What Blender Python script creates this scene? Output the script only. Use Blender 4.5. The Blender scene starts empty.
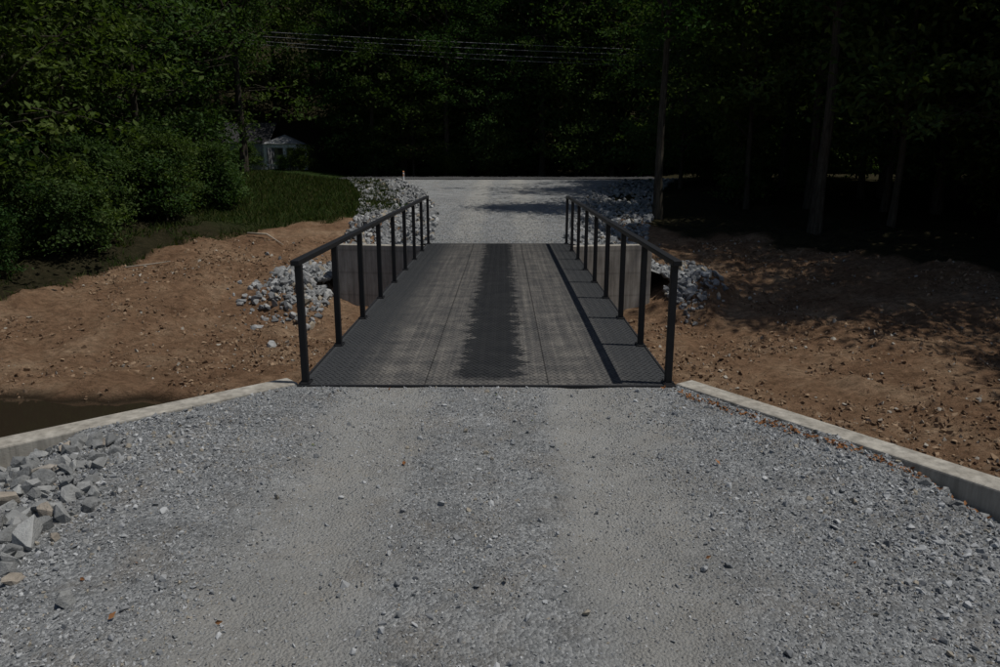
import bpy, bmesh, math, random
import numpy as np
from mathutils import Vector, Matrix
random.seed(3); rng=np.random.default_rng(7)
S=bpy.context.scene
COL=S.collection
# ---------------------------------------------------------------- noise
TAB=rng.random((256,256))
def vn(x,y):
    x=np.asarray(x,float);y=np.asarray(y,float)
    xi=np.floor(x).astype(int);yi=np.floor(y).astype(int);fx=x-xi;fy=y-yi
    fx=fx*fx*(3-2*fx);fy=fy*fy*(3-2*fy)
    a=TAB[xi&255,yi&255];b=TAB[(xi+1)&255,yi&255];c=TAB[xi&255,(yi+1)&255];d=TAB[(xi+1)&255,(yi+1)&255]
    return (a*(1-fx)+b*fx)*(1-fy)+(c*(1-fx)+d*fx)*fy-.5
def fbm(x,y,o=4):
    s=0;a=1.
    for i in range(o):
        s=s+a*vn(np.asarray(x)*2**i+17.3*i,np.asarray(y)*2**i+5.1*i);a*=.5
    return s
def sst(a,b,x):
    t=np.clip((np.asarray(x,float)-a)/(b-a),0,1);return t*t*(3-2*t)
# ---------------------------------------------------------------- mesh helpers
def mesh_np(name,V,F,mats,attr=None,midx=None,smooth=False,attrs=None):
    V=np.asarray(V,np.float32);F=np.asarray(F,np.int32);k=F.shape[1]
    me=bpy.data.meshes.new(name)
    me.vertices.add(len(V));me.vertices.foreach_set('co',V.ravel())
    me.loops.add(F.size);me.loops.foreach_set('vertex_index',F.ravel())
    me.polygons.add(len(F));me.polygons.foreach_set('loop_start',np.arange(0,F.size,k,dtype=np.int32))
    if midx is not None: me.polygons.foreach_set('material_index',np.asarray(midx,np.int32))
    me.polygons.foreach_set('use_smooth',np.full(len(F),bool(smooth)))
    me.update(calc_edges=True)
    for m in mats: me.materials.append(m)
    at=dict(attrs or {})
    if attr is not None: at['rnd']=attr
    for n,v in at.items():
        a=me.attributes.new(n,'FLOAT','POINT');a.data.foreach_set('value',np.asarray(v,np.float32))
    return me
def obj(name,me,parent=None,loc=(0,0,0),rot=(0,0,0),scale=(1,1,1)):
    o=bpy.data.objects.new(name,me);COL.objects.link(o)
    o.location=loc;o.rotation_euler=rot;o.scale=scale
    if parent: o.parent=parent
    return o
def empty(name,loc=(0,0,0)):
    return obj(name,None,loc=loc)
class MB:
    def __init__(s): s.V=[];s.F=[]
    def box(s,c,d,rz=0,tilt=None):
        n=len(s.V);M=Matrix.Rotation(rz,3,'Z')
        if tilt is not None: M=tilt
        for x in(-.5,.5):
            for y in(-.5,.5):
                for z in(-.5,.5):
                    s.V.append(tuple(Vector(c)+M@Vector((x*d[0],y*d[1],z*d[2]))))
        for f in((0,1,3,2),(4,6,7,5),(0,4,5,1),(2,3,7,6),(0,2,6,4),(1,5,7,3)): s.F.append(tuple(n+i for i in f))
    def prism(s,poly,z0,z1):
        n=len(s.V);k=len(poly)
        for z in(z0,z1):
            for p in poly: s.V.append((p[0],p[1],z))
        s.F.append(tuple(n+i for i in range(k))[::-1]);s.F.append(tuple(n+k+i for i in range(k)))
        for i in range(k):
            j=(i+1)%k;s.F.append((n+i,n+j,n+k+j,n+k+i))
    def tube(s,P,R,sides=8,cap=True):
        V,F=tube(P,R,sides);n=len(s.V);s.V+= [tuple(v) for v in V];s.F+=[tuple(int(i)+n for i in f) for f in F]
        if cap:
            s.F.append(tuple(n+i for i in range(sides))[::-1]);m=n+len(V)-sides;s.F.append(tuple(m+i for i in range(sides)))
    def face(s,pts):
        n=len(s.V);s.V+=[tuple(p) for p in pts];s.F.append(tuple(range(n,n+len(pts))))
    def make(s,name,mat,parent=None,bev=0,smooth=False):
        me=bpy.data.meshes.new(name);me.from_pydata(s.V,[],s.F);me.materials.append(mat)
        bm=bmesh.new();bm.from_mesh(me);bmesh.ops.recalc_face_normals(bm,faces=bm.faces);bm.to_mesh(me);bm.free()
        if smooth:
            for p in me.polygons:p.use_smooth=True
        o=obj(name,me,parent)
        if bev:
            m=o.modifiers.new('b','BEVEL');m.width=bev;m.segments=2;m.limit_method='ANGLE'
        return o
def tube(P,R,sides):
    P=np.array(P,float);n=len(P);V=[]
    for i in range(n):
        t=P[min(i+1,n-1)]-P[max(i-1,0)];t/=np.linalg.norm(t)+1e-9
        u=np.cross(t,[0.31,.95,.05]);u/=np.linalg.norm(u)+1e-9;w=np.cross(t,u)
        for k in range(sides):
            a=2*math.pi*k/sides;V.append(P[i]+R[i]*(math.cos(a)*u+math.sin(a)*w))
    F=[(i*sides+k,i*sides+(k+1)%sides,(i+1)*sides+(k+1)%sides,(i+1)*sides+k) for i in range(n-1) for k in range(sides)]
    return np.array(V),np.array(F)
def hull(npts,flat=1.,seed=0):
    r=np.random.default_rng(seed);bm=bmesh.new()
    for i in range(npts):
        v=r.normal(size=3);v/=np.linalg.norm(v);v*=r.uniform(.8,1.)*.5
        bm.verts.new((v[0],v[1]*.8,v[2]*flat))
    res=bmesh.ops.convex_hull(bm,input=bm.verts)
    lo=[v for v in bm.verts if not v.link_faces]
    bmesh.ops.delete(bm,geom=lo,context='VERTS')
    bmesh.ops.triangulate(bm,faces=bm.faces);bm.verts.index_update()
    V=np.array([v.co[:] for v in bm.verts]);F=np.array([[v.index for v in f.verts] for f in bm.faces]);bm.free()
    return V,F
def randrot(n,amt=None):
    if amt is None:
        q=rng.normal(size=(n,4))
    else:
        yaw=rng.uniform(0,2*math.pi,n);ax=rng.normal(size=(n,2))*amt/2
        qz=np.stack([np.cos(yaw/2),0*yaw,0*yaw,np.sin(yaw/2)],1)
        qt=np.stack([np.ones(n),ax[:,0],ax[:,1],0*yaw],1);qt/=np.linalg.norm(qt,axis=1)[:,None]
        a,b=qt,qz
        q=np.stack([a[:,0]*b[:,0]-a[:,3]*b[:,3]-a[:,1]*b[:,1]-a[:,2]*b[:,2],
          a[:,0]*b[:,1]+a[:,1]*b[:,0]+a[:,2]*b[:,3]-a[:,3]*b[:,2],
          a[:,0]*b[:,2]-a[:,1]*b[:,3]+a[:,2]*b[:,0]+a[:,3]*b[:,1],
          a[:,0]*b[:,3]+a[:,1]*b[:,2]-a[:,2]*b[:,1]+a[:,3]*b[:,0]],1)
    q/=np.linalg.norm(q,axis=1)[:,None];w,x,y,z=q.T
    return np.stack([np.stack([1-2*(y*y+z*z),2*(x*y-z*w),2*(x*z+y*w)],1),
      np.stack([2*(x*y+z*w),1-2*(x*x+z*z),2*(y*z-x*w)],1),
      np.stack([2*(x*z-y*w),2*(y*z+x*w),1-2*(x*x+y*y)],1)],1)
def scatter(T,P,sc,R):
    n=len(P);which=rng.integers(0,len(T),n);Vs=[];Fs=[];As=[];off=0
    sc=np.asarray(sc)
    if sc.ndim==1: sc=np.stack([sc]*3,1)
    for k,(tv,tf) in enumerate(T):
        m=which==k;c=int(m.sum())
        if not c: continue
        v=tv[None]*sc[m][:,None,:]
        v=np.einsum('nij,nkj->nki',R[m],v)+P[m][:,None,:]
        f=tf[None]+(np.arange(c)*len(tv))[:,None,None]+off
        Vs.append(v.reshape(-1,3));Fs.append(f.reshape(-1,tf.shape[1]));As.append(np.repeat(rng.random(c),len(tv)));off+=c*len(tv)
    return np.concatenate(Vs),np.concatenate(Fs),np.concatenate(As)
# ---------------------------------------------------------------- materials
class NT:
    def __init__(s,name):
        s.m=bpy.data.materials.new(name);s.m.use_nodes=True;s.t=s.m.node_tree;s.t.nodes.clear()
        s.out=s.n('ShaderNodeOutputMaterial')
    def n(s,t,**k):
        x=s.t.nodes.new(t)
        for a,b in k.items(): setattr(x,a,b)
        return x
    def l(s,a,b): s.t.links.new(a,b)
    def co(s,which='Object'): return s.n('ShaderNodeTexCoord').outputs[which]
    def mp(s,v,scale=(1,1,1)):
        m=s.n('ShaderNodeMapping');m.inputs['Scale'].default_value=scale;s.l(v,m.inputs[0]);return m.outputs[0]
    def noise(s,v,sc,d=4,r=.6):
        x=s.n('ShaderNodeTexNoise');x.inputs['Scale'].default_value=sc;x.inputs['Detail'].default_value=d;x.inputs['Roughness'].default_value=r
        s.l(v,x.inputs['Vector']);return x.outputs['Fac']
    def ramp(s,v,st,interp='LINEAR'):
        x=s.n('ShaderNodeValToRGB');e=x.color_ramp.elements;x.color_ramp.interpolation=interp
        while len(e)<len(st): e.new(.5)
        for i,(p,c) in enumerate(st):
            e[i].position=p;e[i].color=(*c,1) if hasattr(c,'__len__') else (c,c,c,1)
        s.l(v,x.inputs[0]);return x.outputs[0]
    def mix(s,f,a,b,mode='MIX'):
        x=s.n('ShaderNodeMix');x.data_type='RGBA';x.blend_type=mode
        for v,i in((f,0),(a,6),(b,7)):
            if isinstance(v,bpy.types.NodeSocket): s.l(v,x.inputs[i])
            elif i==0: x.inputs[0].default_value=v
            else: x.inputs[i].default_value=(*v,1) if hasattr(v,'__len__') else (v,v,v,1)
        return x.outputs[2]
    def math(s,op,a,b=0,c=None,clamp=False):
        x=s.n('ShaderNodeMath');x.operation=op;x.use_clamp=clamp
        for i,v in enumerate((a,b,c)):
            if v is None: continue
            if isinstance(v,bpy.types.NodeSocket): s.l(v,x.inputs[i])
            else: x.inputs[i].default_value=v
        return x.outputs[0]
    def attr(s,n):
        x=s.n('ShaderNodeAttribute');x.attribute_name=n;return x.outputs['Fac']
    def bump(s,h,st,dist,nrm=None):
        b=s.n('ShaderNodeBump');b.inputs['Strength'].default_value=st;b.inputs['Distance'].default_value=dist
        s.l(h,b.inputs['Height'])
        if nrm is not None: s.l(nrm,b.inputs['Normal'])
        return b.outputs[0]
    def dif(s,col,nrm=None):
        p=s.n('ShaderNodeBsdfDiffuse')
        if isinstance(col,bpy.types.NodeSocket): s.l(col,p.inputs[0])
        else: p.inputs[0].default_value=(*col,1)
        if nrm is not None: s.l(nrm,p.inputs['Normal'])
        s.l(p.outputs[0],s.out.inputs[0]);return p
    def bsdf(s,col,rough=.9,nrm=None,spec=.3,metal=0):
        p=s.n('ShaderNodeBsdfPrincipled')
        for v,i in((col,'Base Color'),(rough,'Roughness')):
            if isinstance(v,bpy.types.NodeSocket): s.l(v,p.inputs[i])
            else: p.inputs[i].default_value=(*v,1) if hasattr(v,'__len__') else v
        p.inputs['Specular IOR Level'].default_value=spec;p.inputs['Metallic'].default_value=metal
        if nrm is not None: s.l(nrm,p.inputs['Normal'])
        s.l(p.outputs[0],s.out.inputs[0]);return p
def sxyz(t,v):
    x=t.n('ShaderNodeSeparateXYZ');t.l(v,x.inputs[0]);return x.outputs

def m_gravel():
    t=NT('gravel');c=t.co()
    v=t.n('ShaderNodeTexVoronoi');v.inputs['Scale'].default_value=58;t.l(c,v.inputs['Vector'])
    g=t.n('ShaderNodeRGBToBW');t.l(v.outputs['Color'],g.inputs[0])
    st=t.ramp(g.outputs[0],[(.1,(.14,.145,.15)),(.5,(.24,.25,.253)),(.9,(.40,.41,.41))])
    fn=t.noise(c,130,3,.8)
    fine=t.ramp(fn,[(.3,(.16,.16,.155)),(.7,(.38,.38,.365))])
    x=sxyz(t,c)
    wob=t.math('MULTIPLY',t.math('SUBTRACT',t.noise(t.mp(c,(1,.35,1)),1.6,4),.5),1.0)
    ax=t.math('ABSOLUTE',t.math('ADD',x[0],wob))
    lane=t.ramp(t.math('MULTIPLY',ax,.4),[(.0,.15),(.16,.1),(.28,1.),(.46,.95),(.62,.1),(1,.0)])
    col=t.mix(t.math('MULTIPLY',lane,.8),st,fine)
    big=t.ramp(t.noise(t.mp(c,(1,1.6,1)),1.3,7,.75),[(.3,.66),(.5,1.),(.7,1.28)])
    col=t.mix(1.,col,big,'MULTIPLY')
    tan=t.ramp(t.noise(c,2.3,5,.65),[(.48,0.),(.75,.5)])
    col=t.mix(tan,col,(.27,.235,.19))
    lb=t.mix(t.math('MULTIPLY',lane,.5),col,(.38,.375,.35))
    h=t.math('ADD',t.math('MULTIPLY',v.outputs['Distance'],-1),t.math('MULTIPLY',fn,.8))
    t.dif(lb,t.bump(h,1.,.016));return t.m
def m_stone(name,lo,hi,sc=25,tan=(.27,.23,.18),bump=True):
    t=NT(name);r=t.attr('rnd')
    col=t.ramp(r,[(0,lo),(.55,tuple((a+b)/2 for a,b in zip(lo,hi))),(.92,hi),(.93,tan),(1,tan)])
    if bump:
        n=t.noise(t.co(),sc,6,.75)
        col=t.mix(1.,col,t.ramp(n,[(.3,.62),(.5,.95),(.75,1.25)]),'MULTIPLY')
        t.dif(col,t.bump(n,.8,.03))
    else: t.dif(col)
    return t.m
def m_ground():
    t=NT('ground');c=t.co();D=t.attr('dirt');G=t.attr('grass')
    n1=t.noise(c,.7,6,.7);n2=t.noise(t.mp(c,(1,1.7,1)),5,7,.8)
    d=t.ramp(n1,[(.3,(.165,.098,.060)),(.5,(.245,.155,.096)),(.72,(.35,.25,.165))])
    d=t.mix(1.,d,t.ramp(n2,[(.3,.38),(.5,1.),(.7,1.55)]),'MULTIPLY')
    wet=t.attr('wet');d=t.mix(wet,d,(.04,.03,.02))
    f=t.ramp(n2,[(.3,(.016,.018,.010)),(.55,(.045,.040,.023)),(.75,(.08,.062,.04))])
    g=t.ramp(n2,[(.3,(.018,.030,.010)),(.6,(.034,.055,.017)),(.8,(.06,.07,.03))])
    col=t.mix(G,f,g);col=t.mix(D,col,d)
    h=t.math('ADD',n2,t.math('MULTIPLY',t.noise(c,40,4,.75),.3))
    t.dif(col,t.bump(h,1.,.13));return t.m
def m_concrete():
    t=NT('concrete');c=t.co()
    n=t.noise(c,1.8,6,.7)
    col=t.ramp(n,[(.25,(.31,.28,.235)),(.5,(.41,.385,.335)),(.75,(.49,.465,.41))])
    st=t.ramp(t.noise(t.mp(c,(6,6,.5)),1.5,5,.7),[(.35,.55),(.65,1.06)])
    col=t.mix(1.,col,st,'MULTIPLY')
    x=sxyz(t,c)
    lift=t.ramp(t.math('PINGPONG',t.math('ADD',x[2],5),.3),[(0,.6),(.015,.7),(.04,1.)])
    col=t.mix(.5,col,t.mix(1.,col,lift,'MULTIPLY'))
    t.dif(col,t.bump(t.noise(c,50,5,.75),.5,.008));return t.m
def m_deck():
    t=NT('deck_steel');c=t.co();x=sxyz(t,c)
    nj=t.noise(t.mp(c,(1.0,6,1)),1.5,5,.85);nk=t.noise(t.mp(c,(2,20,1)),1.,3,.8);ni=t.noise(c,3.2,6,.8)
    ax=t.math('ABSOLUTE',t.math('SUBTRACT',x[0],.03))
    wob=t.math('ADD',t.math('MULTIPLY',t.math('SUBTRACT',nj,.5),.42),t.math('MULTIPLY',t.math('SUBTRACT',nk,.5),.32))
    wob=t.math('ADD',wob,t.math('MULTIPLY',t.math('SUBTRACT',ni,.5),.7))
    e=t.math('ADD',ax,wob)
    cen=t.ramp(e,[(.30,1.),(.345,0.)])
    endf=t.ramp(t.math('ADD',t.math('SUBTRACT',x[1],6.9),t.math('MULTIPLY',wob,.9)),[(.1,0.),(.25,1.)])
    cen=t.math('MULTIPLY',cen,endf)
    streak=t.noise(t.mp(c,(13,.22,1)),1.3,4,.7);blot=t.noise(t.mp(c,(1,1.5,1)),2.2,6,.78)
    dust=t.math('ADD',t.math('MULTIPLY',streak,.5),t.math('MULTIPLY',blot,.7))
    dcol=t.ramp(dust,[(.44,(.055,.056,.057)),(.60,(.118,.112,.104)),(.78,(.22,.205,.18))])
    lane=t.ramp(t.math('MULTIPLY',t.math('ADD',ax,t.math('MULTIPLY',t.math('SUBTRACT',ni,.5),.35)),.5),[(.12,.85),(.24,1.),(.52,.95),(.72,.12),(1,.0)])
    col=t.mix(lane,(.042,.045,.048),dcol)
    speck=t.ramp(t.noise(c,38,4,.85),[(.35,.55),(.55,1.),(.75,1.65)])
    col=t.mix(1.,col,speck,'MULTIPLY')
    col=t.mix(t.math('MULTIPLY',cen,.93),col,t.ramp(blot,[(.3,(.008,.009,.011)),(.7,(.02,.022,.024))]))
    sx=t.math('PINGPONG',t.math('ADD',x[0],1.83),.61)
    seam=t.math('LESS_THAN',sx,.008);col=t.mix(t.math('MULTIPLY',seam,.7),col,(.012,.012,.012))
    sy=t.math('PINGPONG',t.math('ADD',x[1],-.78),1.524);seam=t.math('LESS_THAN',sy,.007);col=t.mix(t.math('MULTIPLY',seam,.45),col,(.012,.012,.012))
    t.bsdf(col,.8,None,.25);return t.m
def m_paint(name,col,rough=.5):
    t=NT(name);c=t.co()
    k=t.mix(1.,col,t.ramp(t.noise(c,9,5,.7),[(.3,.75),(.7,1.3)]),'MULTIPLY')
    t.bsdf(k,rough,None,.4);return t.m
def m_leaf(name,a,b,d,tr=.3):
    t=NT(name);r=t.attr('rnd');oi=t.n('ShaderNodeObjectInfo').outputs['Random']
    col=t.ramp(r,[(0,a),(.5,b),(1,d)])
    hv=t.ramp(oi,[(0,(.7,.85,.8)),(.5,(1,1,1)),(1,(1.25,1.1,.85))]);col=t.mix(1.,col,hv,'MULTIPLY')
    p=t.dif(col)
    tl=t.n('ShaderNodeBsdfTranslucent');t.l(t.mix(1.,col,(1.2,1.4,.5),'MULTIPLY'),tl.inputs[0])
    mx=t.n('ShaderNodeMixShader');mx.inputs[0].default_value=tr
    t.l(p.outputs[0],mx.inputs[1]);t.l(tl.outputs[0],mx.inputs[2]);t.l(mx.outputs[0],t.out.inputs[0]);return t.m
def m_bark():
    t=NT('bark');c=t.co()
    n=t.noise(t.mp(c,(9,9,1.5)),1.5,5,.7)
    t.dif(t.ramp(n,[(.3,(.03,.026,.02)),(.7,(.10,.088,.07))]),t.bump(n,.8,.04));return t.m
def m_water():
    t=NT('water');c=t.co()
    t.bsdf((.028,.021,.014),.05,t.bump(t.noise(c,6,3),.08,.01),.5);return t.m
def m_asphalt():
    t=NT('asphalt');c=t.co()
    t.dif(t.ramp(t.noise(c,30,5,.8),[(.3,(.045,.045,.047)),(.7,(.085,.085,.085))]));return t.m
GR=m_gravel();GS=m_stone('gravel_stone',(.15,.157,.163),(.46,.47,.472),60,(.30,.27,.22),False)
RR=m_stone('riprap_rock',(.17,.175,.178),(.40,.405,.40),9,(.33,.29,.23))
FR=m_stone('foreground_rock',(.17,.175,.175),(.36,.365,.355),12,(.34,.30,.25))
CL=m_stone('clod',(.12,.075,.047),(.33,.235,.155),20,(.36,.33,.28),False)
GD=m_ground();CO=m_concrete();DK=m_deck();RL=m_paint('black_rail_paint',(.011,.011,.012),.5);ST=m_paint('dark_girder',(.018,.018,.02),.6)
LF=m_leaf('leaf_forest',(.025,.045,.015),(.048,.082,.026),(.085,.125,.042),.3)
LB=m_leaf('leaf_bush',(.028,.05,.017),(.055,.092,.032),(.10,.142,.055),.32)
GRS=m_leaf('grass_blade',(.02,.034,.011),(.034,.056,.018),(.075,.075,.035),.3)
DL=m_stone('dead_leaf',(.16,.07,.03),(.30,.15,.07),40,(.10,.13,.04),False)
BK=m_bark();WA=m_water();AS=m_asphalt()
WH=m_paint('white_paint',(.78,.79,.80),.6);SID=m_paint('pale_siding',(.45,.47,.5),.7);RF=m_paint('shingle',(.22,.23,.24),.9);RF2=m_paint('dark_shingle',(.035,.035,.037),.9);DG=m_paint('dark_glass',(.02,.022,.025),.15)
# ---------------------------------------------------------------- terrain
def road_z(y): return .86*sst(19.,47.,y)
def hw(y,s):
    return np.where(s<0,np.interp(y,[19,27,36,46],[1.95,2.5,3.9,6.6]),np.interp(y,[19,27,36,46],[1.95,2.9,4.6,8.0]))
def dirt_edge(x): return np.interp(x,[-60,-30,-16,-12,-10,-5.4,4,6,9,12,20,60],[11,12.5,14.5,17,23,30,30,25,23,20,16.5,13])
def terr(x,y):
    x=np.asarray(x,float);y=np.asarray(y,float);ax=np.abs(x)
    st=np.interp(ax,[4.2,8.5],[16.8,12.3])
    z=-1.9+1.7*sst(0,1,(y-st)/np.interp(ax,[4.2,8.5],[10.5,14.5]))+1.0*sst(25,46,y)
    z=z+.65*np.exp(-((ax-5.3)/.85)**2-((y-19.6)/1.5)**2)
    z=z+.5*sst(-9,-15,x)*sst(14,19,y)+.3*sst(8,14,x)*sst(14,19,y)
    z=z+1.0*sst(7.6,0,y)+.8*sst(0,-12,y)
    z=z+.5*np.maximum(0,y-60)+.35*np.maximum(0,ax-34)
    pool=sst(2.0,1.0,np.abs(y-10.9+.05*(x+7)+.6*vn(x*.6,y*.2)))*sst(-4.2,-5.6,x+.9*vn(x,y))
    z=z-.42*pool
    rough=np.where((y>44)&(y<54),.1,1.)
    z=z+rough*(.16*fbm(x*.35,y*.35,4)+.17*fbm(x*1.9+3,y*1.9,5)*np.where(y<30,1,.4))
    z=z+.04*np.sin((x*.55+y*1.0)*4.2+2*vn(x*.4,y*.4))*sst(-.1,.2,vn(x*.3+9,y*.3+4))*(y<27)
    z=z-.35*((y>20)&(y<46.6)&(ax<hw(y,x)-.2))
    return z
def lines(a,b,c,d,fine,coarse):
    L=list(np.arange(b,c,fine));g=coarse;v=c
    while v<d: L.append(v);v+=g;g=min(g*1.12,12)
    L.append(d);g=coarse;v=b-g
    while v>a: L.insert(0,v);v-=g;g=min(g*1.12,12)
    L.insert(0,a);return np.array(L)
def grid(xs,ys,zf,mask=None):
    X,Y=np.meshgrid(xs,ys);Z=zf(X,Y);V=np.stack([X,Y,Z],-1).reshape(-1,3)
    nx=len(xs);i=np.arange(len(ys)-1)[:,None]*nx+np.arange(nx-1)[None];i=i.ravel()
    F=np.stack([i,i+1,i+nx+1,i+nx],1)
    if mask is not None:
        C=V[F].mean(1);F=F[mask(C[:,0],C[:,1],C[:,2])]
        u,inv=np.unique(F,return_inverse=True);V=V[u];F=inv.reshape(F.shape)
    return V,F
xs=lines(-400,-13,13,400,.07,.2);ys=lines(-200,7,24,500,.07,.2)
V,F=grid(xs,ys,terr)
def zones(x,y):
    e=y-dirt_edge(x)+2.2*fbm(x*.5,y*.5,4)
    d=sst(.5,-.5,e)*sst(-2,2,y+fbm(x,y)*2)
    g=sst(.3,-.3,fbm(x*.4+8,y*.4,3)*3+(x+4.)*.6)*sst(-22,-18,x)*sst(60,56,y)*sst(25,30,y+2*fbm(x*.4,y*.4))
    return d,np.clip(g,0,1)
d,g=zones(V[:,0],V[:,1]);wet=sst(-1.93,-2.08,V[:,2]+.0)*(V[:,1]<16)*(V[:,0]<-3)
obj('ground',mesh_np('ground',V,F,[GD],attrs={'dirt':d,'grass':g,'wet':wet},smooth=True))
MBw=MB();pts=[]
for xx in np.arange(-60,-3.9,1.): pts.append((xx,10.9-.05*(xx+7)+2.3))
for xx in np.arange(-4,-60.9,-1.): pts.append((xx,10.9-.05*(xx+7)-2.3))
MBw.face([(p[0],p[1],-2.075) for p in pts]);MBw.make('creek_water',WA)
# ---------------------------------------------------------------- near gravel road
NL=[(-1.86,6.93),(-5.0,4.10)];NR=[(1.86,6.93),(4.45,3.15)]
def side(p,a,b): return (b[0]-a[0])*(p[1]-a[1])-(b[1]-a[1])*(p[0]-a[0])
def nearz(x,y):
    x=np.asarray(x,float);y=np.asarray(y,float)
    xl=np.where(x<0,3.3,3.12);sl=np.where(x<0,.42,.62);a=np.abs(x)
    z=-.015-sl*np.clip(a-xl,0,.55)-.12*np.maximum(0,a-xl-.55)-.45*np.maximum(0,a-4.6)
    w=.35*fbm(x*.5,y*.25,3)
    lane=np.exp(-((np.abs(x+w)-.95)/.28)**2)
    z=z-.026*lane*sst(7.,6.6,y)+.03*fbm(x*1.2,y*.6,3)*sst(6.9,6.2,y)+.022*fbm(x*6,y*6,4)*sst(6.95,6.6,y)+.05*sst(2.,3.,a)*fbm(x*1.7+4,y*1.7,3)*sst(7.2,6.2,y)
    z=z+.010*np.sin(y*34+6*fbm(x*1.5,y*.8,3)+np.sign(x)*x*4)*lane*sst(-.2,.2,vn(x*1.1+3,y*.9))
    return z
def nmask(x,y,z=None):
    x=np.asarray(x);y=np.asarray(y)
    inl=side((x,y),NL[0],NL[1])>-0.02;inr=side((x,y),NR[0],NR[1])<0.02
    beyond=(x<NL[1][0])&(y<NL[1][1])|(x>NR[1][0])&(y<NR[1][1])
    return (y<6.9)&((inl&inr))|beyond&(y<6.9)
xs=lines(-9,-4.4,4.4,9,.035,.12);ys=lines(-40,2.2,6.9,6.92,.03,.15)
V,F=grid(xs,ys,nearz,nmask)
near=obj('gravel_road',mesh_np('gravel_road',V,F,[GR],smooth=True))
# ---------------------------------------------------------------- far gravel road + fill
def farz(x,y):
    x=np.asarray(x,float);y=np.asarray(y,float);yy=np.maximum(y,19.1);a=np.abs(x);h=hw(yy,x)
    dx=np.maximum(0,a-h)
    sl=np.interp(yy,[19,24,46],[.36,.42,.3])
    return road_z(yy)-.01-sl*dx+.02*fbm(x,y,3)*sst(19,20,y)+.10*sst(.2,.8,dx)*fbm(x*2.2,y*2.2,3)
def fmask(x,y,z):
    t=terr(x,y);return (y>19.25+np.maximum(0,(np.abs(x)-2))*.13)&(z>t-.3)&(np.abs(x)-hw(np.maximum(y,19.1),x)<5)
xs=np.arange(-13,14,.14);ys=np.arange(19.2,46.8,.14)
V,F=grid(xs,ys,farz,fmask)
obj('gravel_road',mesh_np('gravel_road_far',V,F,[GR],smooth=True))
b=MB()
b.prism([(-140,46.75),(140,46.75),(140,52.2),(-140,52.2)],.5,.90);b.make('asphalt_road',AS)
b=MB()
for yy in (47.0,51.95): b.face([(-140,yy-.06,.904),(140,yy-.06,.904),(140,yy+.06,.904),(-140,yy+.06,.904)])
b.make('road_edge_lines',WH)
# ---------------------------------------------------------------- abutments
def wing(b,p,q,th,z0,z1,out):
    dx,dy=q[0]-p[0],q[1]-p[1];L=math.hypot(dx,dy);nx,ny=-dy/L*th*out,dx/L*th*out
    b.prism([p,q,(q[0]+nx,q[1]+ny),(p[0]+nx,p[1]+ny)],z0,z1)
b=MB()
b.prism([(-1.86,6.60),(1.86,6.60),(1.86,6.84),(-1.86,6.84)],-2.6,-.33)
wing(b,(-1.868,6.93),(-5.0,4.10),.25,-2.6,.0,-1)
wing(b,(1.868,6.93),(4.45,3.15),.24,-2.6,.0,1)
b.make('concrete_abutment',CO,bev=.015)
b=MB()
b.prism([(-1.86,19.17),(1.86,19.17),(1.86,19.42),(-1.86,19.42)],-2.6,-.33)
b.prism([(-1.87,19.0),(-1.87,19.26),(-4.35,19.66),(-4.35,19.40)],-2.6,-.06)
b.prism([(1.87,19.0),(4.1,19.36),(4.1,19.62),(1.87,19.26)],-2.6,-.06)
b.make('concrete_abutment',CO,bev=.015)
# ---------------------------------------------------------------- bridge
BR=empty('steel_bridge')
Y0,Y1=6.87,19.08
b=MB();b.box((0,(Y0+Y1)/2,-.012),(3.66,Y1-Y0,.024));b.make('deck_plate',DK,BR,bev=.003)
cols=np.arange(-1.77,1.78,.06);rows=np.arange(Y0+.04,Y1-.03,.05);X,Y=np.meshgrid(cols,rows)
X=X+np.where((np.arange(len(rows))%2)[:,None]==0,0,.03);X=X.ravel();Y=Y.ravel()
bx=MB();bx.box((0,0,0),(1,1,1));TV=np.array(bx.V);TF=np.array(bx.F)
n=len(X);yaw=np.where(np.arange(n)%2==0,.6,-.6);R=np.zeros((n,3,3));R[:,0,0]=np.cos(yaw);R[:,0,1]=-np.sin(yaw);R[:,1,0]=np.sin(yaw);R[:,1,1]=np.cos(yaw);R[:,2,2]=1
V,F,A=scatter([(TV,TF)],np.stack([X,Y,np.full(n,.001)],1),np.tile([.034,.009,.007],(n,1)),R)
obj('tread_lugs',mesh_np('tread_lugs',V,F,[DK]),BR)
b=MB()
for s in(-1,1):
    b.box((s*1.845,(Y0+Y1)/2,-.09),(.022,Y1-Y0+.01,.19))
for x in(-1.45,-.5,.5,1.45):
    b.box((x,(Y0+Y1)/2,-.045),(.25,Y1-Y0-.1,.03));b.box((x,(Y0+Y1)/2,-.30),(.02,Y1-Y0-.1,.46));b.box((x,(Y0+Y1)/2,-.545),(.25,Y1-Y0-.1,.03))
for y in np.arange(Y0+.5,Y1,1.524): b.box((0,y,-.2),(2.88,.06,.12))
b.box((0,Y0-.016,-.06),(3.72,.028,.13));b.box((0,Y1+.016,-.06),(3.72,.028,.13))
b.make('girders',ST,BR,bev=.003)
def railing(s):
    E=empty('metal_railing');x=s*1.795
    b=MB();b2=MB()
    for i in range(9):
        y=Y0+.06+i*(Y1-Y0-.12)/8
        b.box((x,y,.592),(.066,.066,1.17));b2.box((x,y,.009),(.11,.15,.012))
        for qx in(-.04,.04):
            for qy in(-.06,.06): b2.box((x+qx,y+qy,.02),(.014,.014,.014))
    b.make('posts',RL,E,bev=.006)
    b2.make('mounting_plates',RL,E,bev=.002)
    b=MB();b.box((x+s*.01,(Y0+Y1)/2,1.205),(.085,Y1-Y0+.06,.055));b.make('top_rail',RL,E,bev=.008)
railing(-1);railing(1)
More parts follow.
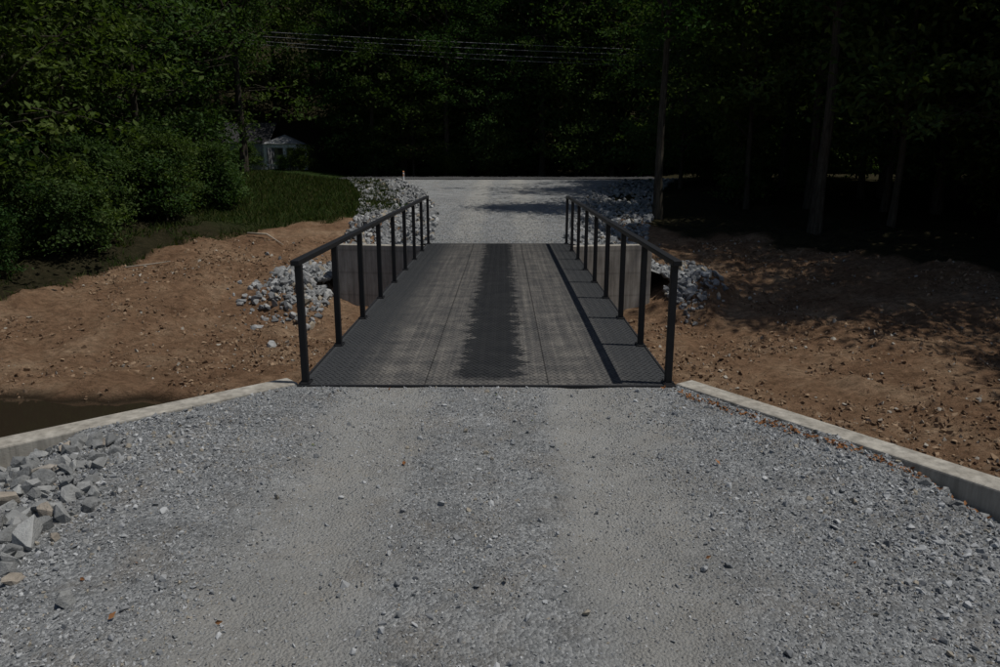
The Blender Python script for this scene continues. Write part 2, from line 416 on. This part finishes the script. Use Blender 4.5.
# ---------------------------------------------------------------- stones
G1=[hull(8,.7,i) for i in range(6)];G2=[hull(15,.75,50+i) for i in range(9)]
def near_pts(n,dens,x0=-6,x1=5.5):
    x=rng.uniform(x0,x1,n);y=rng.uniform(1.0,6.95,n);k=nmask(x,y)&(rng.random(n)<dens(x,y))
    return x[k],y[k]
def lane_d(x,y):
    w=.7*fbm(x*.8,y*.35,3);a=np.abs(x+w*.6)
    return np.interp(a,[0,.45,.75,1.15,1.6,2.6],[.95,.8,.38,.42,.95,1.])*np.clip(.85+1.2*fbm(x*2,y*2,3),.2,1)
x,y=near_pts(270000,lane_d);sz=(.007+.013*rng.random(len(x))**2)*np.interp(np.abs(x),[1.2,2.6],[1.,1.35])
big=rng.random(len(x))<.04;sz[big]*=1.8
P=np.stack([x,y,nearz(x,y)+sz*.10],1)
V,F,A=scatter(G1,P,sz[:,None]*rng.uniform(.7,1.7,(len(x),3)),randrot(len(x)))
obj('loose_gravel',mesh_np('loose_gravel',V,F,[GS],A))
def side_d(x,y): return np.maximum(sst(1.5,2.8,np.abs(x)+.8*fbm(x*1.3,y*1.3,3))*.95,.12*(np.abs(np.abs(x)-.95)>.35)+.03)
x,y=near_pts(18000,side_d);sz=.02+.038*rng.random(len(x))**2
P=np.stack([x,y,nearz(x,y)+sz*.12],1)
V,F,A=scatter(G2,P,sz[:,None]*rng.uniform(.7,1.5,(len(x),3)),randrot(len(x)))
obj('coarse_gravel',mesh_np('coarse_gravel',V,F,[GS],A))
def rocks(name,x,y,zf,sz,mat,T=G2,lift=.25):
    P=np.stack([x,y,zf(x,y)+sz*lift],1)
    V,F,A=scatter(T,P,sz[:,None]*rng.uniform(.65,1.5,(len(x),3)),randrot(len(x)))
    o=obj(name,mesh_np(name,V,F,[mat],A));return o
n=650;y=rng.uniform(3.1,5.5,n);x=-2.62-(y-3.9)*.25-np.abs(rng.normal(0,.55,n))+.18*rng.normal(size=n);k=nmask(x+.08,y+.1);x=x[k];y=y[k]
o=rocks('riprap_rocks',x,y,nearz,.03+.15*rng.random(len(x))**3,FR,lift=.12)
m=o.modifiers.new('b','BEVEL');m.width=.006;m.segments=1
x=np.array([-2.60,-2.80,-2.62,-2.95,-2.72,-3.05,-3.0,-2.56,-3.2]);y=np.array([3.88,4.08,4.2,3.95,4.45,4.3,4.62,3.62,4.7])
o=rocks('boulders',x,y,nearz,np.array([.21,.18,.11,.2,.15,.2,.17,.16,.2]),FR,lift=.22);m=o.modifiers.new('b','BEVEL');m.width=.012;m.segments=2
x=3.05+np.abs(rng.normal(0,.4,130));y=rng.normal(3.9,.5,130);k=nmask(x-.12,y+.1)&(x>2.7);x=x[k];y=y[k]
rocks('riprap_rocks',x,y,nearz,.03+.10*rng.random(len(x))**3,FR,lift=.1)
def ftop(x,y): return np.maximum(np.where(y>19.4,farz(x,y),-9),terr(x,y))
L=[]
n=12000;y=19.5+26*rng.random(n)**1.25;s=np.where(rng.random(n)<.6,-1,1);off=-.25+3.1*rng.random(n);off=np.where(s>0,off*np.interp(y,[19,24,30],[.75,.8,1]),off);x=s*(hw(y,s)+off);L.append((x,y))
n=2600;s=np.where(rng.random(n)<.62,-1,1);x=s*(np.where(s<0,5.1,4.8)+rng.normal(0,1,n)*np.where(s<0,.65,.45));y=19.6-np.abs(rng.normal(0,1.,n))*np.where(s<0,1,.8)+.3+np.abs(rng.normal(0,1.2,n))*(rng.random(n)<.4);k=(np.abs(x)>4.15);L.append((x[k],y[k]))
x=np.concatenate([a for a,b_ in L]);y=np.concatenate([b_ for a,b_ in L])
k=(y>19.85)|(np.abs(x)>4.5);k&=(fbm(x*1.1,y*1.1,4)+.55>np.interp(y,[19,24,34,45],[.14,.12,.3,.4])*1.0)
x=x[k];y=y[k]
rocks('riprap_rocks',x,y,ftop,.06+.27*rng.random(len(x))**2.5,RR,lift=.12)
n=26000;y=19.3+14*rng.random(n)**1.4;x=rng.uniform(-1,1,n)*hw(y,1)
rocks('loose_gravel',x,y,farz,.015+.025*rng.random(n)**2,GS,G1,.15)
n=120000;x=rng.uniform(-13,13,n);y=7+17*rng.random(n)**1.3;dd,_=zones(x,y);k=(dd>.5)&(fbm(x*.7,y*.7,3)+.4>rng.random(n)*.8)&(y<18.8+np.where(np.abs(x)>4.5,9,-.5))
x=x[k];y=y[k]
rocks('dirt_clods',x,y,terr,.018+.13*rng.random(len(x))**4,CL,G1,.08)
# ---------------------------------------------------------------- leaves, grass
LEAF=(np.array([(0,0,0),(.42,.27,.07),(1,0,-.06),(.42,-.27,.07)],float),np.array([[0,1,2,3]]))
x,y=near_pts(60,lambda a,c:np.ones_like(a));n=len(x)
V,F,A=scatter([LEAF],np.stack([x,y,nearz(x,y)+.012],1),rng.uniform(.03,.06,n),randrot(n,.5))
obj('fallen_leaves',mesh_np('fallen_leaves',V,F,[DL],A))
n=420;x=rng.normal(2.6,.5,n);y=6.93-(x-1.85)*1.46-.16-np.abs(rng.normal(0,.10,n));k=nmask(x,y);x=x[k];y=y[k];n=len(x)
V,F,A=scatter([LEAF],np.stack([x,y,nearz(x,y)+.014],1),rng.uniform(.025,.05,n),randrot(n,.5))
obj('fallen_leaves',mesh_np('fallen_leaves_drift',V,F,[DL],A*.9))
BL=(np.array([(-.5,0,0),(.5,0,0),(.12,.25,1),(-.12,.25,1)],float),np.array([[0,1,2,3]]))
n=80000;x=rng.uniform(-20,-2.5,n);y=rng.uniform(15,46,n);dd,gg=zones(x,y)
k=((dd<.5)&(gg>.4)|(np.abs(dd-.5)<.3)|((dd<.5)&(fbm(x,y,3)>.15)))&(np.abs(x)>hw(y,x)+1.2)&(rng.random(n)<.9);x=x[k];y=y[k];n=len(x)
sc=np.stack([rng.uniform(.02,.045,n)*np.interp(y,[15,45],[.8,1.6]),np.full(n,.3),rng.uniform(.08,.3,n)],1)
V,F,A=scatter([BL],np.stack([x,y,terr(x,y)-.01],1),sc,randrot(n,.5))
obj('grass',mesh_np('grass',V,F,[GRS],A))
# ---------------------------------------------------------------- trees
def tree_mesh(name,H,cb,R,nl,per,nleaf,ls,seed,r0=.22,sig=.55,leafmat=LF,lean=0.02,up=(.2,.6)):
    r=np.random.default_rng(seed);Vs=[];Fs=[];off=0
    def add(P,Rd,sd):
        nonlocal off
        v,f=tube(P,Rd,sd);Vs.append(v);Fs.append(f+off);off+=len(v)
    n=9;tp=np.zeros((n,3));tp[:,2]=np.linspace(-.3,H*.93,n);w=r.normal(0,lean*H/4,(n,2));w[0]=0;tp[:,:2]=np.cumsum(w,0)*.5
    add(tp,np.linspace(r0,.03,n)*np.array([1.35]+[1]*(n-1)),8)
    cl=[]
    for i in range(nl):
        u=(i+r.random())/nl;z=cb+(H*.93-cb)*u
        base=np.array([np.interp(z,tp[:,2],tp[:,0]),np.interp(z,tp[:,2],tp[:,1]),z])
        az=i*2.4+r.normal(0,.4);prof=math.sin(math.pi*(.22+.72*u))**.7
        Ln=R*prof*r.uniform(.5,1.15);el=r.uniform(*up)+.5*u
        d=np.array([math.cos(az)*math.cos(el),math.sin(az)*math.cos(el),math.sin(el)])
        p=[base+d*Ln*t+np.array([0,0,-.08*Ln*t*t])+r.normal(0,.04*Ln,3)*(t>0) for t in(0,.35,.7,1)]
        rr=r0*.35*(1-u*.6);add(p,[rr,rr*.7,rr*.4,rr*.12],5)
        for j in range(per):
            t=r.uniform(.35,1.05);q=base+d*Ln*t;c=q+r.normal(0,1,3)*np.array([.26,.26,.14])*max(Ln,1.2)
            add([q,(q+c)/2+r.normal(0,.05,3),c],[rr*.25,rr*.15,.008],4);cl.append(c)
    cl=np.array(cl);C=np.repeat(cl,nleaf,0);m=len(C);cs=np.repeat(r.uniform(.5,1.4,len(cl)),nleaf)
    P=C+r.normal(0,1,(m,3))*np.array([sig,sig,sig*.38])*cs[:,None]
    P[:,2]=np.maximum(P[:,2],.05)
    sc=ls*r.uniform(.6,1.3,m)
    v,f,a=scatter([LEAF],P,sc,randrot(m,.8))
    cr=np.repeat(np.repeat(r.random(len(cl)),nleaf),4)
    nw=sum(len(q) for q in Fs)
    Vs.append(v);Fs.append(f+off)
    rnd=np.concatenate([np.zeros(off),np.clip(.5*a+.55*cr,0,1)])
    Fa=np.concatenate(Fs);mi=np.zeros(len(Fa),int);mi[nw:]=1
    return mesh_np(name,np.concatenate(Vs),Fa,[BK,leafmat],rnd,mi)
TF_=[tree_mesh('forest_tree_mesh%d'%i,H,cb,R,nl,6,46,.32,100+i,r0) for i,(H,cb,R,nl,r0) in enumerate([(20,2.,4.6,44,.24),(23,3.,5.,48,.28),(18,1.,4.4,42,.2),(22,4.,4.8,42,.26)])]
TR=[tree_mesh('tall_tree_mesh%d'%i,H,cb,R,nl,6,50,.22,200+i,r0,.5) for i,(H,cb,R,nl,r0) in enumerate([(19,5.5,5.,36,.2),(21,6.5,5.2,38,.24),(17,6.5,2.4,26,.19)])]
TL=[tree_mesh('leafy_tree_mesh%d'%i,H,cb,R,nl,6,52,.22,300+i,r0,.42,LB) for i,(H,cb,R,nl,r0) in enumerate([(11,.8,4.,38,.12),(13,1.8,4.6,40,.15),(9,2.2,3.4,24,.10)])]
TB=[tree_mesh('shrub_mesh%d'%i,H,.1,R,16,5,44,.15,400+i,.04,.27,LB,.05,(.3,1.1)) for i,(H,R) in enumerate([(2.4,1.3),(3.2,1.6),(1.5,1.2)])]
def put(name,me,x,y,s=1,parent=None):
    z=float(terr(x,y));o=obj(name,me,parent,(x,y,z-.05),(0,0,random.uniform(0,6.28)),(s*random.uniform(.9,1.1),s*random.uniform(.9,1.1),s));return o
FO=empty('distant_forest')
for row,(yy,sp) in enumerate([(56,4.6),(61,5.),(67,5.5),(75,7)]):
    xx=-50-row*4+random.uniform(0,3)
    while xx<50+row*4:
        X=xx+random.uniform(-1,1);Yp=yy+random.uniform(-1.5,1.5)
        if not(-23<X<-11 and Yp<62.5): put('forest_tree',random.choice(TF_),X,Yp,random.uniform(.85,1.1),FO)
        xx+=sp*random.uniform(.8,1.2)
for i in range(80):
    X=random.uniform(-45,45);Yp=random.uniform(53.8,57)
    if -20<X<-12: continue
    put('understory_shrub',random.choice(TB),X,Yp,random.uniform(.8,1.9),FO)
for (X,Yp,k,s) in [(-16.5,16.5,0,1),(-14.8,20.5,1,1.),(-19,22,1,1.15),(-14.6,25.5,2,1.15),(-19.5,29,1,1.2),(-15.2,31.5,1,1.1),(-19,37,0,1.3),(-24,26,1,1.3),(-25,34,1,1.3),(-17.8,43.5,1,1.3),(-24,43,1,1.3),(-30,30,0,1.4),(-22,17,0,1.2),(-31,40,1,1.4)]:
    put('leafy_tree',TL[k],X,Yp,s)
for (X,Yp,k,s) in [(-22,24,2,1.),(-21,32,0,1),(-28,22,1,1),(-28,36,0,1),(-19,44.5,2,.9),(-35,28,1,1),(-36,38,2,1)]:
    put('forest_tree',TF_[k],X,Yp,s)
for (X,Yp,k,s) in [(-9.3,54.6,0,.95),(-21,52.8,1,1.),(-12.2,59,1,1),(-4,55,0,1.),(3,56,1,1),(-19,48,0,1),(-15.0,43.6,1,.95),(8,54.6,0,1)]:
    put('tall_tree',TR[k],X,Yp,s)
for (X,Yp,k,s) in [(-6.5,55.2,0,.9),(-1,55.,1,.9),(5.5,55,0,1),(11.5,54.5,1,1.),(16,54.8,0,1.),(21,54,1,1),(27,54.5,0,1.1),(-10.8,55.5,0,1.)]:
    put('leafy_tree',TL[k],X,Yp,s)
for i in range(60):
    t=i/59;X=np.interp(t,[0,.35,.7,1],[-17,-13.0,-12.3,-11.5])+random.uniform(-1.6,.5);Yp=np.interp(t,[0,.35,.7,1],[15.8,18.6,25,31])+random.uniform(-.6,.8)
    put('shrub',TB[i%3],X,Yp,random.uniform(.4,1.))
# right side trees
put('tall_tree',TR[2],6.1,28.5,.95)
for (X,Yp,k,s) in [(10.5,24.5,2,1),(13.4,17.5,2,1.1),(15.5,22,1,1),(12.5,30,0,1.05),(11.3,36,1,1),(16.5,28,0,1),(20,24,1,1.1),(19,17.5,0,1),(14,37,0,1.1),(20,33,1,1),(13.5,43,0,1),(25,29,1,1),(24,20,0,1),(16.5,13.,2,.9),(18,42,1,1),(26,38,0,1.1),(31,25,1,1.1),(32,34,0,1.1),(22,13,0,1)]:
    put('tall_tree',TR[k],X,Yp,s)
for (X,Yp,k,s) in [(13,24.5,2,1.2),(14.8,19.5,2,1.),(17,25,0,1.),(10.3,31,2,1.1),(16,33,1,1.),(9.5,39.5,0,.9),(19,20.5,1,1.),(14.5,28,1,.9),(21,29,0,1.2),(12.5,47-3.4,1,1.)]:
    put('leafy_tree',TL[k],X,Yp,s)
for (X,Yp,k,s) in [(17,33,0,1),(23,26,2,1),(27,33,1,1),(22,38,2,1),(14.5,41,0,1),(30,20,2,1),(36,28,0,1),(34,40,3,1),(27,16,2,1)]:
    put('forest_tree',TF_[k],X,Yp,s)
for i in range(46):
    X=random.uniform(10,32);Yp=random.uniform(17,44)
    if X<10+max(0,(26-Yp))*.45: continue
    put('shrub',TB[i%3],X,Yp,random.uniform(.6,1.4))
# ---------------------------------------------------------------- cottage
H=empty('white_cottage');gz=.74
b=MB();b.box((-20.4,59,gz+1.3),(5.4,4.2,2.6));b.make('walls',SID,H)
b=MB()
b.face([(-23.3,56.7,gz+2.55),(-17.5,56.7,gz+2.55),(-17.5,59,gz+4.1),(-23.3,59,gz+4.1)]);b.face([(-23.3,61.3,gz+2.55),(-23.3,59,gz+4.1),(-17.5,59,gz+4.1),(-17.5,61.3,gz+2.55)])
b.make('main_roof',RF2,H)
b=MB();ax,bx_,ay,by=-17.15,-14.6,53.7,56.8;cx=(ax+bx_)/2
for q in ([(ax,ay,2.42),(bx_,ay,2.42),(cx,(ay+by)/2,3.1)],[(bx_,ay,2.42),(bx_,by,2.42),(cx,(ay+by)/2,3.1)],[(bx_,by,2.42),(ax,by,2.42),(cx,(ay+by)/2,3.1)],[(ax,by,2.42),(ax,ay,2.42),(cx,(ay+by)/2,3.1)]):
    b.face([(p[0],p[1],p[2]+gz) for p in q])
b.make('porch_roof',RF,H)
b=MB()
b.box((cx,(ay+by)/2,gz+2.28),(2.35,2.9,.26))
for xx in(ax+.2,bx_-.95,bx_-.2):
    b.box((xx,ay+.2,gz+1.2),(.21,.21,2.1));b.box((xx,ay+.2,gz+.3),(.3,.3,.3))
b.box((bx_-.2,by-.2,gz+1.2),(.21,.21,2.1));b.box((ax+.2,by-.2,gz+1.2),(.21,.21,2.1))
b.box((cx,(ay+by)/2,gz+.07),(2.4,3.0,.2))
b.box((cx,ay+.2,gz+.95),(2.1,.06,.08))
for q in np.arange(ax+.4,bx_-.3,.18): b.box((q,ay+.2,gz+.55),(.05,.03,.78))
b.make('porch',WH,H)
b=MB();b.box((cx-.7,56.85,gz+1.2),(1.3,.1,2.1));b.make('back_wall',SID,H)
b=MB();b.box((-20.4,56.87,gz+1.4),(1.1,.05,1.2));b.make('window',DG,H)
put('shrub',TB[2],-14.2,53.2,.8);put('shrub',TB[2],-17.9,53.,.9);put('shrub',TB[2],-15.4,52.9,.5)
put('forest_tree',TF_[3],-11.5,62,1.);put('forest_tree',TF_[0],-25,57,1.)
# ---------------------------------------------------------------- marker post, wires, branch
E=empty('marker_post')
b=MB();b.tube([(-6.05,46.2,.7),(-6.05,46.2,1.32)],[.05,.05],10);b.make('stake',WH,E,smooth=False)
b=MB();b.tube([(-6.05,46.2,1.32),(-6.05,46.2,1.37),(-6.05,46.2,1.40)],[.06,.06,.02],10);b.box((-6.05,46.14,1.15),(.08,.012,.14));b.make('cap',m_paint('orange',(.6,.25,.1)),E)
E=empty('power_lines')
WM=m_paint('wire',(.2,.2,.21),.5)
for i,(y,z,sg) in enumerate([(52.6,9.65,.5),(52.6,9.3,.6),(52.9,8.95,.75),(52.9,8.65,.9)]):
    P=[];xs_=np.linspace(-34,34,40)
    for xx in xs_: P.append((xx,y,z-.035*xx+.9*((xx-6)/34)**2*sg*1.3))
    b=MB();b.tube(P,[.018]*40,5);b.make('wire_%d'%(i+1),WM,E)
b=MB()
for xx in(-34,34):
    b.tube([(xx,52.8,0),(xx,52.8,11.8)],[.17,.12],10);b.box((xx,52.8,10.6),(.1,2.2,.12))
b.make('poles',BK,E)
def branch(name,P,R,mat):
    b=MB();b.tube(P,R,6);b.make(name,mat,smooth=True)
bm_=m_paint('bleached_wood',(.38,.33,.26),.8)
zt=lambda x,y:float(terr(x,y))
branch('fallen_branch',[(-8.3,24.2,zt(-8.3,24.2)+.1),(-7.6,24.,zt(-7.6,24)+.14),(-6.9,23.4,zt(-6.9,23.4)+.08)],[.035,.03,.012],bm_)
branch('fallen_branch',[(-10.4,20.2,zt(-10.4,20.2)+.05),(-9.8,20.7,zt(-9.8,20.7)+.12),(-9.3,20.6,zt(-9.3,20.6)+.2)],[.02,.018,.008],bm_)
# ---------------------------------------------------------------- light, world, camera
EL,AZ=67,98
w=bpy.data.worlds.new('World');S.world=w;w.use_nodes=True;nt=w.node_tree
sk=nt.nodes.new('ShaderNodeTexSky');sk.sky_type='NISHITA';sk.sun_disc=False;sk.sun_elevation=math.radians(EL);sk.sun_rotation=math.radians(AZ)
bg=nt.nodes['Background'];bg.inputs[1].default_value=.05;nt.links.new(sk.outputs[0],bg.inputs[0])
sd=Vector((math.cos(math.radians(EL))*math.sin(math.radians(AZ)),math.cos(math.radians(EL))*math.cos(math.radians(AZ)),math.sin(math.radians(EL))))
ld=bpy.data.lights.new('sun','SUN');ld.energy=2.8;ld.angle=math.radians(.5);ld.color=(1,.96,.895)
lo=bpy.data.objects.new('sun',ld);COL.objects.link(lo);lo.rotation_euler=sd.to_track_quat('Z','Y').to_euler();lo.location=(20,20,40)
cd=bpy.data.cameras.new('camera');co=bpy.data.objects.new('camera',cd);COL.objects.link(co);S.camera=co
cd.lens=26.3;cd.sensor_width=36;cd.clip_end=2000;cd.clip_start=.05
co.location=(.17,0,2.17);co.rotation_euler=(math.radians(90-13.5),0,math.radians(.31))
S.view_settings.view_transform='Standard';S.view_settings.look='None';S.view_settings.exposure=0
